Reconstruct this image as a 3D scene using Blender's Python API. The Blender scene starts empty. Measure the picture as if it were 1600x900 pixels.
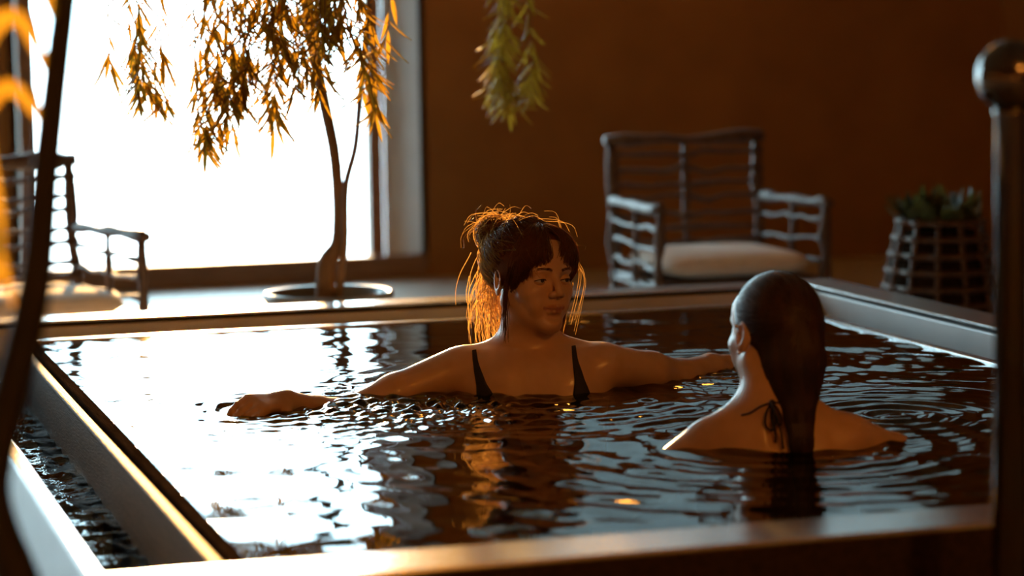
import bpy, math, random
import numpy as np
from mathutils import Vector, Matrix

random.seed(7)
rng = np.random.default_rng(7)
scene = bpy.context.scene
col = scene.collection

# ------------------------------------------------------------------ camera
CAM = np.array([-0.6789, -3.4633, 0.7817])
F_PX, YAW, PITCH, ROLL = 3909.6, 0.29616, 0.10467, -0.01555
fw = Vector((math.sin(YAW) * math.cos(PITCH), math.cos(YAW) * math.cos(PITCH), -math.sin(PITCH)))
rt = Vector((math.cos(YAW), -math.sin(YAW), 0))
up = rt.cross(fw)
c_, s_ = math.cos(ROLL), math.sin(ROLL)
rt2, up2 = c_ * rt + s_ * up, -s_ * rt + c_ * up
cam_data = bpy.data.cameras.new('camera')
cam = bpy.data.objects.new('camera', cam_data)
col.objects.link(cam)
cam.matrix_world = Matrix(((rt2.x, up2.x, -fw.x, CAM[0]), (rt2.y, up2.y, -fw.y, CAM[1]),
                           (rt2.z, up2.z, -fw.z, CAM[2]), (0, 0, 0, 1)))
cam_data.sensor_width = 36.0
cam_data.lens = F_PX / 1600.0 * 36.0
cam_data.clip_start = 0.05
cam_data.dof.use_dof = True
cam_data.dof.focus_distance = 5.30
cam_data.dof.aperture_fstop = 2.2
cam_data.dof.aperture_blades = 0
scene.camera = cam

# ------------------------------------------------------------------ sky, sun, exposure
scene.view_settings.view_transform = 'Standard'
scene.view_settings.look = 'None'
scene.view_settings.gamma = 1.0
scene.view_settings.use_curve_mapping = False
scene.view_settings.exposure = 0.0
world = bpy.data.worlds.new('sky')
scene.world = world
world.use_nodes = True
wn = world.node_tree
bg = wn.nodes['Background']
bg.inputs['Color'].default_value = (0.60, 0.86, 1.0, 1)
bg.inputs['Strength'].default_value = 15.0
SUN_DX, SUN_EL = 0.165, math.radians(8.5)
sd = bpy.data.lights.new('sun', 'SUN')
sd.energy = 19.0
sd.color = (1.0, 0.48, 0.13)
sd.angle = math.radians(1.0)
sun = bpy.data.objects.new('sun', sd)
col.objects.link(sun)
to_sun = Vector((SUN_DX, 1, 0)).normalized() * math.cos(SUN_EL) + Vector((0, 0, math.sin(SUN_EL)))
sun.rotation_euler = to_sun.to_track_quat('Z', 'Y').to_euler()
sun.location = (1.5, 12, 4)
cy = scene.cycles
cy.max_bounces = 8
cy.transparent_max_bounces = 12
cy.caustics_reflective = False
cy.caustics_refractive = False
cy.sample_clamp_indirect = 6.0
cy.use_denoising = True

# ------------------------------------------------------------------ sizes
W, L = 2.0, 2.92           # inner width and length of the tub
ZR, RW, G = 0.027, 0.132, 0.226
FLOOR, CEIL = -0.36, 3.05
YW = 7.55                      # face of the back wall
X0, X1, Y0 = -4.6, 5.2, -5.6

# ------------------------------------------------------------------ materials
def new_mat(name):
    m = bpy.data.materials.new(name)
    m.use_nodes = True
    return m, m.node_tree, m.node_tree.nodes['Principled BSDF']

def mat(name, colr, rough=0.5, metal=0.0, vary=0.0, scale=8.0, stretch=(1, 1, 1), bump=0.0, bscale=40.0,
        coat=0.0, spec=0.5, sheen=0.0):
    m, t, b = new_mat(name)
    b.inputs['Base Color'].default_value = (*colr, 1)
    b.inputs['Roughness'].default_value = rough
    b.inputs['Metallic'].default_value = metal
    b.inputs['Specular IOR Level'].default_value = spec
    b.inputs['Coat Weight'].default_value = coat
    b.inputs['Coat Roughness'].default_value = 0.12
    b.inputs['Sheen Weight'].default_value = sheen
    if vary or bump:
        tc = t.nodes.new('ShaderNodeTexCoord')
        mp = t.nodes.new('ShaderNodeMapping')
        mp.inputs['Scale'].default_value = stretch
        t.links.new(tc.outputs['Object'], mp.inputs['Vector'])
    if vary:
        n = t.nodes.new('ShaderNodeTexNoise')
        n.inputs['Scale'].default_value = scale
        n.inputs['Detail'].default_value = 6
        t.links.new(mp.outputs['Vector'], n.inputs['Vector'])
        r = t.nodes.new('ShaderNodeValToRGB')
        r.color_ramp.elements[0].position = 0.3
        r.color_ramp.elements[1].position = 0.7
        r.color_ramp.elements[0].color = (*[max(0, c * (1 - vary)) for c in colr], 1)
        r.color_ramp.elements[1].color = (*[min(1, c * (1 + vary)) for c in colr], 1)
        t.links.new(n.outputs['Fac'], r.inputs['Fac'])
        t.links.new(r.outputs['Color'], b.inputs['Base Color'])
    if bump:
        n2 = t.nodes.new('ShaderNodeTexNoise')
        n2.inputs['Scale'].default_value = bscale
        n2.inputs['Detail'].default_value = 4
        t.links.new(mp.outputs['Vector'], n2.inputs['Vector'])
        bp = t.nodes.new('ShaderNodeBump')
        bp.inputs['Strength'].default_value = bump
        bp.inputs['Distance'].default_value = 0.01
        t.links.new(n2.outputs['Fac'], bp.inputs['Height'])
        t.links.new(bp.outputs['Normal'], b.inputs['Normal'])
    return m

M = {}
M['wall'] = mat('brown_plaster', (0.25, 0.115, 0.030), 0.9, vary=0.12, scale=3, bump=0.15, bscale=60)
M['ceiling'] = mat('ceiling_paint', (0.36, 0.24, 0.13), 0.9, vary=0.05)
M['floor'] = mat('floor_stone', (0.34, 0.30, 0.26), 0.38, vary=0.15, scale=4, bump=0.05)
M['frame_wood'] = mat('frame_wood', (0.22, 0.12, 0.06), 0.5, vary=0.25, scale=6, stretch=(1, 1, 8))
M['jamb'] = mat('jamb_paint', (0.52, 0.52, 0.50), 0.6, vary=0.05)
M['rim'] = mat('rim_laminate', (0.68, 0.68, 0.67), 0.17, metal=0.75, vary=0.08, scale=5, stretch=(3, 3, 3), bump=0.03, bscale=120)
M['wallpanel'] = mat('tub_panel', (0.74, 0.75, 0.75), 0.35, metal=0.15, vary=0.08, scale=5, bump=0.02, bscale=90)
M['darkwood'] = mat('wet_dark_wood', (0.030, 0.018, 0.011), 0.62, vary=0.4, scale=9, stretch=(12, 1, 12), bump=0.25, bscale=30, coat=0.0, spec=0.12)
M['roughwood'] = mat('rough_dark_wood', (0.030, 0.018, 0.011), 0.75, vary=0.4, scale=9, stretch=(12, 1, 12), bump=0.4, bscale=30, spec=0.0)
M['liner'] = mat('tub_liner', (0.10, 0.075, 0.055), 0.4, vary=0.2)
M['cladding'] = mat('pale_cladding', (0.62, 0.58, 0.52), 0.25, vary=0.08, scale=3)
M['rattan'] = mat('dark_rattan', (0.085, 0.045, 0.022), 0.5, vary=0.4, scale=30, stretch=(1, 1, 1), bump=0.5, bscale=70)
M['cushion'] = mat('cream_cushion', (0.72, 0.62, 0.50), 0.85, vary=0.06, scale=20, bump=0.2, bscale=160, sheen=0.3)
M['pot'] = mat('glazed_pot', (0.10, 0.11, 0.12), 0.3, vary=0.2, scale=6, coat=0.3)
M['soil'] = mat('pebble_soil', (0.38, 0.30, 0.20), 0.9, vary=0.5, scale=40, bump=0.8, bscale=50)
M['bark'] = mat('bark', (0.16, 0.09, 0.04), 0.75, vary=0.4, scale=25, stretch=(1, 1, .3), bump=0.6, bscale=50)
M['post'] = mat('dark_polished_post', (0.13, 0.12, 0.115), 0.10, metal=1.0, vary=0.15, scale=5, stretch=(1, 1, .1))
M['dark_stem'] = mat('dark_stem', (0.010, 0.006, 0.004), 0.7, vary=0.3, scale=20, bump=0.3)
M['brass'] = mat('fill_metal', (0.30, 0.20, 0.10), 0.35, metal=1.0, vary=0.1)
M['fabric_black'] = mat('swim_fabric', (0.015, 0.011, 0.012), 0.7, vary=0.2, scale=80)
M['eyewhite'] = mat('eye_white', (0.62, 0.56, 0.52), 0.15, vary=0.03)
M['iris'] = mat('eye_iris', (0.06, 0.045, 0.03), 0.1, vary=0.2)
M['pearl'] = mat('pearl', (0.8, 0.78, 0.74), 0.1, vary=0.02)
M['lash'] = mat('dark_lashes', (0.012, 0.007, 0.005), 0.6, vary=0.1)
M['snow'] = mat('pale_snow', (0.82, 0.86, 0.90), 0.9, vary=0.04, scale=1.5)

def translucent_mat(name, colr, tcol, mixv, rough=0.45, vary=0.25, scale=14):
    m = mat(name, colr, rough, vary=vary, scale=scale)
    t = m.node_tree
    b = t.nodes['Principled BSDF']
    tr = t.nodes.new('ShaderNodeBsdfTranslucent')
    tr.inputs['Color'].default_value = (*tcol, 1)
    mx = t.nodes.new('ShaderNodeMixShader')
    mx.inputs[0].default_value = mixv
    out = t.nodes['Material Output']
    t.links.new(b.outputs[0], mx.inputs[1])
    t.links.new(tr.outputs[0], mx.inputs[2])
    t.links.new(mx.outputs[0], out.inputs['Surface'])
    return m
M['leaf'] = translucent_mat('willow_leaf', (0.07, 0.055, 0.012), (0.55, 0.30, 0.02), 0.55)
M['dry_leaf'] = translucent_mat('golden_strap_leaf', (0.20, 0.13, 0.02), (0.60, 0.34, 0.03), 0.45)
M['bush_leaf'] = translucent_mat('bush_leaf', (0.05, 0.06, 0.02), (0.15, 0.14, 0.03), 0.25)
M['blind'] = translucent_mat('grey_blind', (0.06, 0.06, 0.06), (0.034, 0.048, 0.055), 0.9, rough=0.9, vary=0.05)
M['hair_red'] = translucent_mat('auburn_hair', (0.12, 0.042, 0.017), (0.60, 0.24, 0.05), 0.25, rough=0.36, vary=0.35, scale=90)
M['loose_hair'] = translucent_mat('backlit_hair', (0.14, 0.055, 0.018), (0.75, 0.40, 0.10), 0.52, rough=0.4, vary=0.2, scale=90)
M['hair_wet'] = mat('wet_dark_hair', (0.040, 0.015, 0.009), 0.42, vary=0.4, scale=60, stretch=(1, 1, .2), coat=0.1)

def skin_mat(name, colr, wet):
    m, t, b = new_mat(name)
    n = t.nodes.new('ShaderNodeTexNoise')
    n.inputs['Scale'].default_value = 18
    tc = t.nodes.new('ShaderNodeTexCoord')
    t.links.new(tc.outputs['Object'], n.inputs['Vector'])
    r = t.nodes.new('ShaderNodeValToRGB')
    r.color_ramp.elements[0].position = .3
    r.color_ramp.elements[1].position = .7
    r.color_ramp.elements[0].color = (*[c * 0.9 for c in colr], 1)
    r.color_ramp.elements[1].color = (*[min(1, c * 1.08) for c in colr], 1)
    t.links.new(n.outputs['Fac'], r.inputs['Fac'])
    a = t.nodes.new('ShaderNodeAttribute')
    a.attribute_name = 'lip'
    mx = t.nodes.new('ShaderNodeMix')
    mx.data_type = 'RGBA'
    t.links.new(a.outputs['Fac'], mx.inputs[0])
    t.links.new(r.outputs['Color'], mx.inputs[6])
    mx.inputs[7].default_value = (0.36, 0.11, 0.075, 1)
    t.links.new(mx.outputs[2], b.inputs['Base Color'])
    b.inputs['Roughness'].default_value = 0.42
    b.inputs['Coat Weight'].default_value = wet
    b.inputs['Coat Roughness'].default_value = 0.18
    v = t.nodes.new('ShaderNodeTexVoronoi')
    v.inputs['Scale'].default_value = 130
    t.links.new(tc.outputs['Object'], v.inputs['Vector'])
    rr = t.nodes.new('ShaderNodeValToRGB')
    rr.color_ramp.elements[0].position = 0.0
    rr.color_ramp.elements[1].position = 0.22
    rr.color_ramp.elements[0].color = (1, 1, 1, 1)
    rr.color_ramp.elements[1].color = (0, 0, 0, 1)
    t.links.new(v.outputs['Distance'], rr.inputs['Fac'])
    bp = t.nodes.new('ShaderNodeBump')
    bp.inputs['Strength'].default_value = 0.25 * wet
    bp.inputs['Distance'].default_value = 0.002
    t.links.new(rr.outputs['Color'], bp.inputs['Height'])
    t.links.new(bp.outputs['Normal'], b.inputs['Normal'])
    return m
M['skin'] = skin_mat('fair_skin', (0.62, 0.37, 0.23), 0.25)

def water_mat(name, tint, bump, bscale, stretch=(1, 1, 1)):
    m = bpy.data.materials.new(name)
    m.use_nodes = True
    t = m.node_tree
    t.nodes.clear()
    out = t.nodes.new('ShaderNodeOutputMaterial')
    tr = t.nodes.new('ShaderNodeBsdfTransparent')
    tr.inputs['Color'].default_value = (*tint, 1)
    gl = t.nodes.new('ShaderNodeBsdfGlossy')
    gl.inputs['Roughness'].default_value = 0.03
    gl.inputs['Color'].default_value = (1, 1, 1, 1)
    fr = t.nodes.new('ShaderNodeFresnel')
    fr.inputs['IOR'].default_value = 1.34
    mx = t.nodes.new('ShaderNodeMixShader')
    tc = t.nodes.new('ShaderNodeTexCoord')
    mp = t.nodes.new('ShaderNodeMapping')
    mp.inputs['Scale'].default_value = stretch
    n = t.nodes.new('ShaderNodeTexNoise')
    n.inputs['Scale'].default_value = bscale
    n.inputs['Detail'].default_value = 3
    n.inputs['Distortion'].default_value = 0.6
    bp = t.nodes.new('ShaderNodeBump')
    bp.inputs['Strength'].default_value = bump
    bp.inputs['Distance'].default_value = 0.01
    t.links.new(tc.outputs['Object'], mp.inputs['Vector'])
    t.links.new(mp.outputs['Vector'], n.inputs['Vector'])
    t.links.new(n.outputs['Fac'], bp.inputs['Height'])
    t.links.new(bp.outputs['Normal'], gl.inputs['Normal'])
    t.links.new(bp.outputs['Normal'], fr.inputs['Normal'])
    t.links.new(fr.outputs[0], mx.inputs[0])
    t.links.new(tr.outputs[0], mx.inputs[1])
    t.links.new(gl.outputs[0], mx.inputs[2])
    t.links.new(mx.outputs[0], out.inputs['Surface'])
    return m
M['water'] = water_mat('pool_water', (0.30, 0.21, 0.14), 0.035, 16.0, (1.0, 1.0, 1.0))
M['gutter_water'] = water_mat('gutter_water', (0.20, 0.14, 0.10), 0.5, 30.0)
M['glass'] = water_mat('window_glass', (0.93, 0.96, 0.95), 0.0, 1.0)

def emit(name, colr, s):
    m = bpy.data.materials.new(name)
    m.use_nodes = True
    b = m.node_tree.nodes['Principled BSDF']
    b.inputs['Base Color'].default_value = (*colr, 1)
    b.inputs['Emission Color'].default_value = (*colr, 1)
    b.inputs['Emission Strength'].default_value = s
    return m

# ------------------------------------------------------------------ mesh helpers
class MB:
    def __init__(self):
        self.v, self.f = [], []
    def add(self, vs, fs):
        o = len(self.v)
        self.v += [tuple(map(float, p)) for p in vs]
        self.f += [tuple(i + o for i in f) for f in fs]
        return self
    def box(self, a, b):
        x0, y0, z0 = a; x1, y1, z1 = b
        return self.add([(x0, y0, z0), (x1, y0, z0), (x1, y1, z0), (x0, y1, z0),
                         (x0, y0, z1), (x1, y0, z1), (x1, y1, z1), (x0, y1, z1)],
                        [(0, 3, 2, 1), (4, 5, 6, 7), (0, 1, 5, 4), (1, 2, 6, 5), (2, 3, 7, 6), (3, 0, 4, 7)])
    def tube(self, pts, rad, sides=8, caps=True):
        pts = [Vector(p) for p in pts]
        n = len(pts)
        if not hasattr(rad, '__len__'):
            rad = [rad] * n
        vs, fs = [], []
        ref = None
        for i, p in enumerate(pts):
            d = (pts[min(i + 1, n - 1)] - pts[max(i - 1, 0)]).normalized()
            if ref is None:
                ref = d.orthogonal().normalized()
            ref = (ref - d * ref.dot(d))
            ref = ref.normalized() if ref.length > 1e-6 else d.orthogonal().normalized()
            bn = d.cross(ref)
            for k in range(sides):
                a = 2 * math.pi * k / sides
                vs.append(p + float(rad[i]) * (math.cos(a) * ref + math.sin(a) * bn))
        for i in range(n - 1):
            for k in range(sides):
                k2 = (k + 1) % sides
                fs.append((i * sides + k, i * sides + k2, (i + 1) * sides + k2, (i + 1) * sides + k))
        if caps:
            fs.append(tuple(range(sides))[::-1])
            fs.append(tuple((n - 1) * sides + k for k in range(sides)))
        return self.add(vs, fs)
    def lathe(self, prof, sides=32, c=(0, 0, 0)):
        vs, fs = [], []
        for r, z in prof:
            for k in range(sides):
                a = 2 * math.pi * k / sides
                vs.append((c[0] + r * math.cos(a), c[1] + r * math.sin(a), c[2] + z))
        for i in range(len(prof) - 1):
            for k in range(sides):
                k2 = (k + 1) % sides
                fs.append((i * sides + k, i * sides + k2, (i + 1) * sides + k2, (i + 1) * sides + k))
        fs.append(tuple(range(sides))[::-1])
        fs.append(tuple((len(prof) - 1) * sides + k for k in range(sides)))
        return self.add(vs, fs)
    def sphere(self, c, r, nu=16, nv=10):
        prof = [(r * math.sin(math.pi * i / nv), -r * math.cos(math.pi * i / nv)) for i in range(nv + 1)]
        prof[0] = (r * .01, -r); prof[-1] = (r * .01, r)
        return self.lathe(prof, nu, c)
    def build(self, name, m, parent=None, smooth=True, bevel=0.0):
        me = bpy.data.meshes.new(name)
        me.from_pydata(self.v, [], self.f)
        me.validate()
        if smooth:
            me.polygons.foreach_set('use_smooth', [True] * len(me.polygons))
        o = bpy.data.objects.new(name, me)
        col.objects.link(o)
        if m is not None:
            me.materials.append(M[m] if isinstance(m, str) else m)
        o.parent = parent
        if bevel:
            bv = o.modifiers.new('bevel', 'BEVEL')
            bv.width = bevel
            bv.segments = 2
            bv.limit_method = 'ANGLE'
        return o

def tag(o, label=None, cat=None, group=None, kind=None):
    if label: o['label'] = label
    if cat: o['category'] = cat
    if group: o['group'] = group
    if kind: o['kind'] = kind
    return o

def empty(name, loc, rz=0.0):
    e = bpy.data.objects.new(name, None)
    e.empty_display_size = 0.1
    col.objects.link(e)
    e.location = loc
    e.rotation_euler = (0, 0, rz)
    return e

def bxo(name, a, b, m, parent=None, bevel=0.003):
    return MB().box(a, b).build(name, m, parent, smooth=False, bevel=bevel)

def cat(pts, n):
    """Catmull-Rom through control points -> n samples"""
    P = np.array(pts, float)
    P = np.vstack([2 * P[0] - P[1], P, 2 * P[-1] - P[-2]])
    k = len(P) - 3
    u = np.linspace(0, k - 1e-6, n)
    i = u.astype(int); t = (u - i)[:, None]
    a, b, c, d = P[i], P[i + 1], P[i + 2], P[i + 3]
    return 0.5 * (2 * b + (c - a) * t + (2 * a - 5 * b + 4 * c - d) * t ** 2 + (3 * b - a - 3 * c + d) * t ** 3)

# ------------------------------------------------------------------ room
fl = MB()
tx0, tx1, ty0, ty1 = -G - 0.025, W + G + RW, -RW, L + G + RW
for a, b in (((X0, Y0), (X1, ty0)), ((X0, ty1), (X1, YW)), ((X0, ty0), (tx0, ty1)), ((tx1, ty0), (X1, ty1))):
    fl.box((a[0], a[1], FLOOR - 0.1), (b[0], b[1], FLOOR))
tag(fl.build('floor', 'floor', smooth=False), kind='structure')
tag(bxo('ceiling', (X0 - .4, Y0 - .4, CEIL), (X1 + .4, YW + .4, CEIL + .15), 'ceiling', bevel=0), kind='structure')
for n, a, b in (('wall_left', (X0 - .3, Y0 - .3, FLOOR - .1), (X0, YW, CEIL)),
                ('wall_right', (X1, Y0 - .3, FLOOR - .1), (X1 + .3, YW, CEIL)),
                ('wall_front', (X0, Y0 - .3, FLOOR - .1), (X1, Y0, CEIL))):
    tag(bxo(n, a, b, 'wall', bevel=0), kind='structure')

# back wall with two deep window openings, jambs splayed
YG = YW + 0.30                       # outer face of wall / frame plane
ZS, ZT = -0.285, 2.75
wins = [(0.56, 2.075), (-3.5, -1.0)]
SPL = 0.18
wb = MB()
xs = [X0 - .3, wins[1][0] - SPL, wins[1][1] + SPL * .4, wins[0][0] - SPL * .6, wins[0][1] + SPL, X1 + .3]
wb.box((xs[0], YW, FLOOR - .1), (xs[1], YG + .05, CEIL))
wb.box((xs[2], YW, FLOOR - .1), (xs[3], YG + .05, CEIL))
CX0, CX1, CZ0, CZ1 = 2.55, 4.95, 1.22, 2.75
wb.box((xs[4], YW, FLOOR - .1), (CX0, YG + .05, CEIL))
wb.box((CX1, YW, FLOOR - .1), (xs[5], YG + .05, CEIL))
wb.box((CX0, YW, FLOOR - .1), (CX1, YG + .05, CZ0))
wb.box((CX0, YW, CZ1), (CX1, YG + .05, CEIL))
for a, b in ((xs[1], xs[2]), (xs[3], xs[4])):
    wb.box((a, YW, ZT), (b, YG + .05, CEIL))
    wb.box((a, YW + .02, FLOOR - .1), (b, YG + .05, ZS - .03))
tag(wb.build('wall_back', 'wall', smooth=False), kind='structure')
for wi, ((wx0, wx1), (ox0, ox1)) in enumerate(zip(wins, ((xs[3], xs[4]), (xs[1], xs[2])))):
    we = empty('window_%d' % (wi + 1), ((wx0 + wx1) / 2, YG, ZS))
    tag(we, kind='structure')
    ex, ey, ez = we.location
    def lb(name, a, b, m, bev=.004):
        return bxo(name, (a[0] - ex, a[1] - ey, a[2] - ez), (b[0] - ex, b[1] - ey, b[2] - ez), m, we, bev)
    fwid = 0.07
    lb('window_frame', (wx0 - fwid, YG - .05, ZS - .03), (wx0, YG + .03, ZT), 'frame_wood')
    lb('window_frame', (wx1, YG - .05, ZS - .03), (wx1 + fwid, YG + .03, ZT), 'frame_wood')
    lb('window_frame', (wx0, YG - .05, ZT - .08), (wx1, YG + .03, ZT), 'frame_wood')
    lb('window_frame', (wx0, YG - .05, ZS - .03), (wx1, YG + .03, ZS + .0), 'frame_wood')
    lb('window_sill', (ox0, YW + .015, ZS - .05), (ox1, YG - .05, ZS - .02), 'frame_wood')
    lb('skirting', (ox0 - .02, YW - .02, FLOOR), (ox1 + .02, YW + .015, -.25), 'frame_wood')
    lb('window_pane', (wx0, YG - .012, ZS), (wx1, YG - .004, ZT - .08), 'glass', 0)
    for side in (0, 1):               # splayed jamb boards
        xa, xb = (ox0, wx0 - fwid) if side == 0 else (ox1, wx1 + fwid)
        s = -1 if side == 0 else 1
        vs = []
        for z in (ZS - .02, ZT):
            vs += [(xa - ex, YW - ey, z - ez), (xa + s * .03 - ex, YW - ey, z - ez), (xb + s * .03 - ex, YG + .0 - ey, z - ez), (xb - ex, YG - .05 - ey, z - ez)]
        MB().add(vs, [(0, 1, 2, 3), (7, 6, 5, 4), (0, 4, 5, 1), (1, 5, 6, 2), (2, 6, 7, 3), (3, 7, 4, 0)]).build('window_jamb', 'jamb', we, smooth=False)
    pl = bpy.data.lights.new('window_portal', 'AREA')
    pl.shape = 'RECTANGLE'
    pl.size, pl.size_y = wx1 - wx0, ZT - ZS
    pl.cycles.is_portal = True
    po = bpy.data.objects.new('window_portal', pl)
    col.objects.link(po)
    po.location = ((wx0 + wx1) / 2, YG + .12, (ZS + ZT) / 2)
    po.rotation_euler = (math.radians(-90), 0, 0)
we = empty('window_3', ((CX0 + CX1) / 2, YW + .1, CZ0))   # high window with a drawn blind
tag(we, kind='structure')
cw, ch = (CX1 - CX0) / 2, CZ1 - CZ0
for a, b in (((-cw, -.04, 0), (-cw + .06, .04, ch)), ((cw - .06, -.04, 0), (cw, .04, ch)), ((-cw + .06, -.04, ch - .06), (cw - .06, .04, ch)), ((-cw + .06, -.04, 0), (cw - .06, .04, .06)), ((-.03, -.04, .06), (.03, .04, ch - .06))):
    bxo('window_frame', a, b, 'frame_wood', we)
bxo('window_pane', (-cw + .06, .0, .06), (-.03, .006, ch - .06), 'glass', we, 0)
bxo('window_pane', (.03, .0, .06), (cw - .06, .006, ch - .06), 'glass', we, 0)
bl = MB()
bl.add([(-cw, .07, 0), (cw, .07, 0), (cw, .07, ch), (-cw, .07, ch)], [(0, 1, 2, 3)]).build('roller_blind', 'blind', we, smooth=False)
tag(bxo('snowy_ground', (-40, YG + .3, -0.75), (40, 90, -0.5), 'snow', bevel=0), kind='structure')

# ------------------------------------------------------------------ tub
tub = empty('hot_tub', ((W) / 2, L / 2, FLOOR))
tag(tub, 'large rectangular hot tub with pale metal rim and overflow gutter', 'hot tub')
def tb(name, a, b, m, bev=.003):
    o = Vector((W / 2, L / 2, FLOOR))
    return bxo(name, tuple(Vector(a) - o), tuple(Vector(b) - o), m, tub, bev)
BOT = -0.86
TH = 0.008                           # thickness of the rim sheet
# rim sheets
XR, YF = W + G, L + G                # inner faces of the outer walls
tb('rim', (tx0, YF, ZR - TH), (tx1, ty1, ZR), 'rim')
tb('rim', (tx0, ty0, ZR - TH), (tx1, 0, ZR), 'rim')
tb('rim', (XR, 0, ZR - TH), (tx1, YF, ZR), 'rim')
tb('rim', (tx0, 0, ZR - TH), (-G, YF, ZR), 'rim')
# inner faces of the outer walls, set back under the rim with a shadow gap
GAP = 0.009
zt = ZR - TH - GAP
tb('gap_strip', (XR + .012, 0, zt), (XR + .03, YF, ZR - TH), 'darkwood', 0)
tb('gap_strip', (-G, YF + .012, zt), (XR, YF + .03, ZR - TH), 'darkwood', 0)
tb('inner_panel', (XR, 0, -.40), (XR + .035, YF, zt), 'wallpanel')
tb('inner_panel', (-G, YF, -.40), (XR + .035, YF + .035, zt), 'wallpanel')
tb('inner_panel', (-G, -.035, -.40), (XR + .035, 0, zt), 'wallpanel')
# pool basin: weirs on three sides
tb('divider_panel', (-.047, 0, BOT), (-.004, L + .047, -0.012), 'darkwood', 0)
tb('divider_panel', (W + .004, 0, BOT), (W + .035, L + .035, -0.006), 'darkwood', 0)
tb('divider_panel', (-.004, L + .004, BOT), (W + .004, L + .035, -0.006), 'darkwood', 0)
tb('weir_board', (-.027, 0, -0.012), (0.0, L, 0.006), 'roughwood', .004)
tb('weir_board', (-.052, 0, -0.012), (-.031, L + .03, 0.000), 'darkwood', .004)
tb('weir_board', (W, 0, -0.006), (W + .030, L, 0.004), 'rim', .002)
tb('weir_board', (0, L, -0.006), (W + .030, L + .026, 0.004), 'rim', .002)
tb('liner', (-.004, -.03, BOT), (W, 0, 0.002), 'liner', 0)
tb('liner', (W, 0, BOT), (W + .004, L, -.006), 'liner', 0)
tb('liner', (0, L, BOT), (W, L + .004, -.006), 'liner', 0)
tb('tub_bottom', (-.004, 0, BOT - .04), (W + .004, L + .004, BOT), 'liner', 0)
tb('gutter_bottom', (-G, 0, -.40), (-.047, YF, -.36), 'darkwood', 0)
tb('gutter_bottom', (-.047, L + .047, -.40), (XR, YF, -.36), 'darkwood', 0)
tb('gutter_bottom', (W + .035, 0, -.40), (XR, L + .047, -.36), 'darkwood', 0)
# outer skin
tb('outer_panel', (tx0, ty0, FLOOR - .3), (-G, ty1, ZR - TH), 'cladding')
tb('outer_panel', (tx1 - .025, ty0, FLOOR - .3), (tx1, ty1, ZR - TH), 'cladding')
tb('outer_panel', (-G, ty1 - .025, FLOOR - .3), (tx1 - .025, ty1, ZR - TH), 'cladding')
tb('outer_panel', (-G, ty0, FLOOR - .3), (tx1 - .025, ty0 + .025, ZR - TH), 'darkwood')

# ------------------------------------------------------------------ water
HAND = (0.335, 1.595); W1 = (0.924, 1.637); W2 = (1.14, 0.812)
def water_height(x, y):
    h = np.zeros_like(x)
    r = np.random.default_rng(3)
    for _ in range(46):
        lam = 0.05 * (9.0 ** r.random())
        th = r.normal(1.28, 0.45)
        k = 2 * math.pi / lam
        ph = r.random() * 6.28
        wob = 0.25 * np.sin(1.7 * x + 2.3 * y + ph) 
        h += 0.0014 * lam / 0.30 * 0.16 * np.sin(k * (x * math.cos(th) + y * math.sin(th)) + ph + 2.5 * wob) * 1.5
    # calmer against the far end
    h *= np.clip(1.15 - 0.28 * np.maximum(y - 1.65, 0) / 0.6, 0.55, 1.2)
    def rings(cx, cy, amp, lam, dec, start=0.0, sx=1.0, sy=1.0):
        d = np.sqrt(((x - cx) / sx) ** 2 + ((y - cy) / sy) ** 2)
        return 1.7 * amp * np.exp(-np.maximum(d - start, 0) / dec) * np.sin(2 * math.pi * d / lam) * (d > start * .3)
    h += rings(HAND[0], HAND[1], 0.0022, 0.055, 0.16, 0.05)
    h += rings(HAND[0] + .16, HAND[1] - .04, 0.0018, 0.045, 0.14, 0.04)
    h += rings(W1[0], W1[1] - .05, 0.0016, 0.075, 0.25, 0.12)
    h += rings(W1[0] - .30, W1[1] - .10, 0.0020, 0.050, 0.14, 0.04)
    h += rings(W2[0], W2[1] - .02, 0.0016, 0.085, 0.30, 0.15)
    h += rings(W2[0] + .34, W2[1] + .2, 0.0020, 0.06, 0.2, 0.05)
    h += rings(1.40, 1.75, 0.0020, 0.05, 0.16, 0.04)
    fine = np.exp(-(((x - .62) / .28) ** 2 + ((y - 1.47) / .22) ** 2))
    rr = np.random.default_rng(5)
    for _ in range(14):
        lam = 0.022 + 0.03 * rr.random(); th = rr.random() * 6.28
        h += fine * 0.0009 * np.sin(2 * math.pi / lam * (x * math.cos(th) + y * math.sin(th)) + rr.random() * 6.28)
    return h
def sheet(x0, x1, y0, y1, step, fn, z):
    nx, ny = int((x1 - x0) / step) + 1, int((y1 - y0) / step) + 1
    X, Y = np.meshgrid(np.linspace(x0, x1, nx), np.linspace(y0, y1, ny))
    Z = fn(X, Y) + z
    V = np.stack([X, Y, Z], -1).reshape(-1, 3)
    I = np.arange(nx * ny).reshape(ny, nx)
    Fq = np.stack([I[:-1, :-1], I[:-1, 1:], I[1:, 1:], I[1:, :-1]], -1).reshape(-1, 4)
    return V, Fq
def np_obj(name, V, Fq, m, parent=None, smooth=True):
    me = bpy.data.meshes.new(name)
    me.vertices.add(len(V)); me.vertices.foreach_set('co', np.asarray(V, np.float32).ravel())
    n = Fq.shape[1]
    me.loops.add(len(Fq) * n); me.loops.foreach_set('vertex_index', Fq.astype(np.int32).ravel())
    me.polygons.add(len(Fq))
    me.polygons.foreach_set('loop_start', np.arange(0, len(Fq) * n, n, dtype=np.int32))
    me.polygons.foreach_set('use_smooth', np.full(len(Fq), smooth))
    me.update(calc_edges=True)
    me.validate()
    o = bpy.data.objects.new(name, me)
    col.objects.link(o)
    me.materials.append(M[m])
    o.parent = parent
    return o
V, Fq = sheet(0.0, W, 0.0, L, 0.0065, water_height, 0.0)
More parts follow.
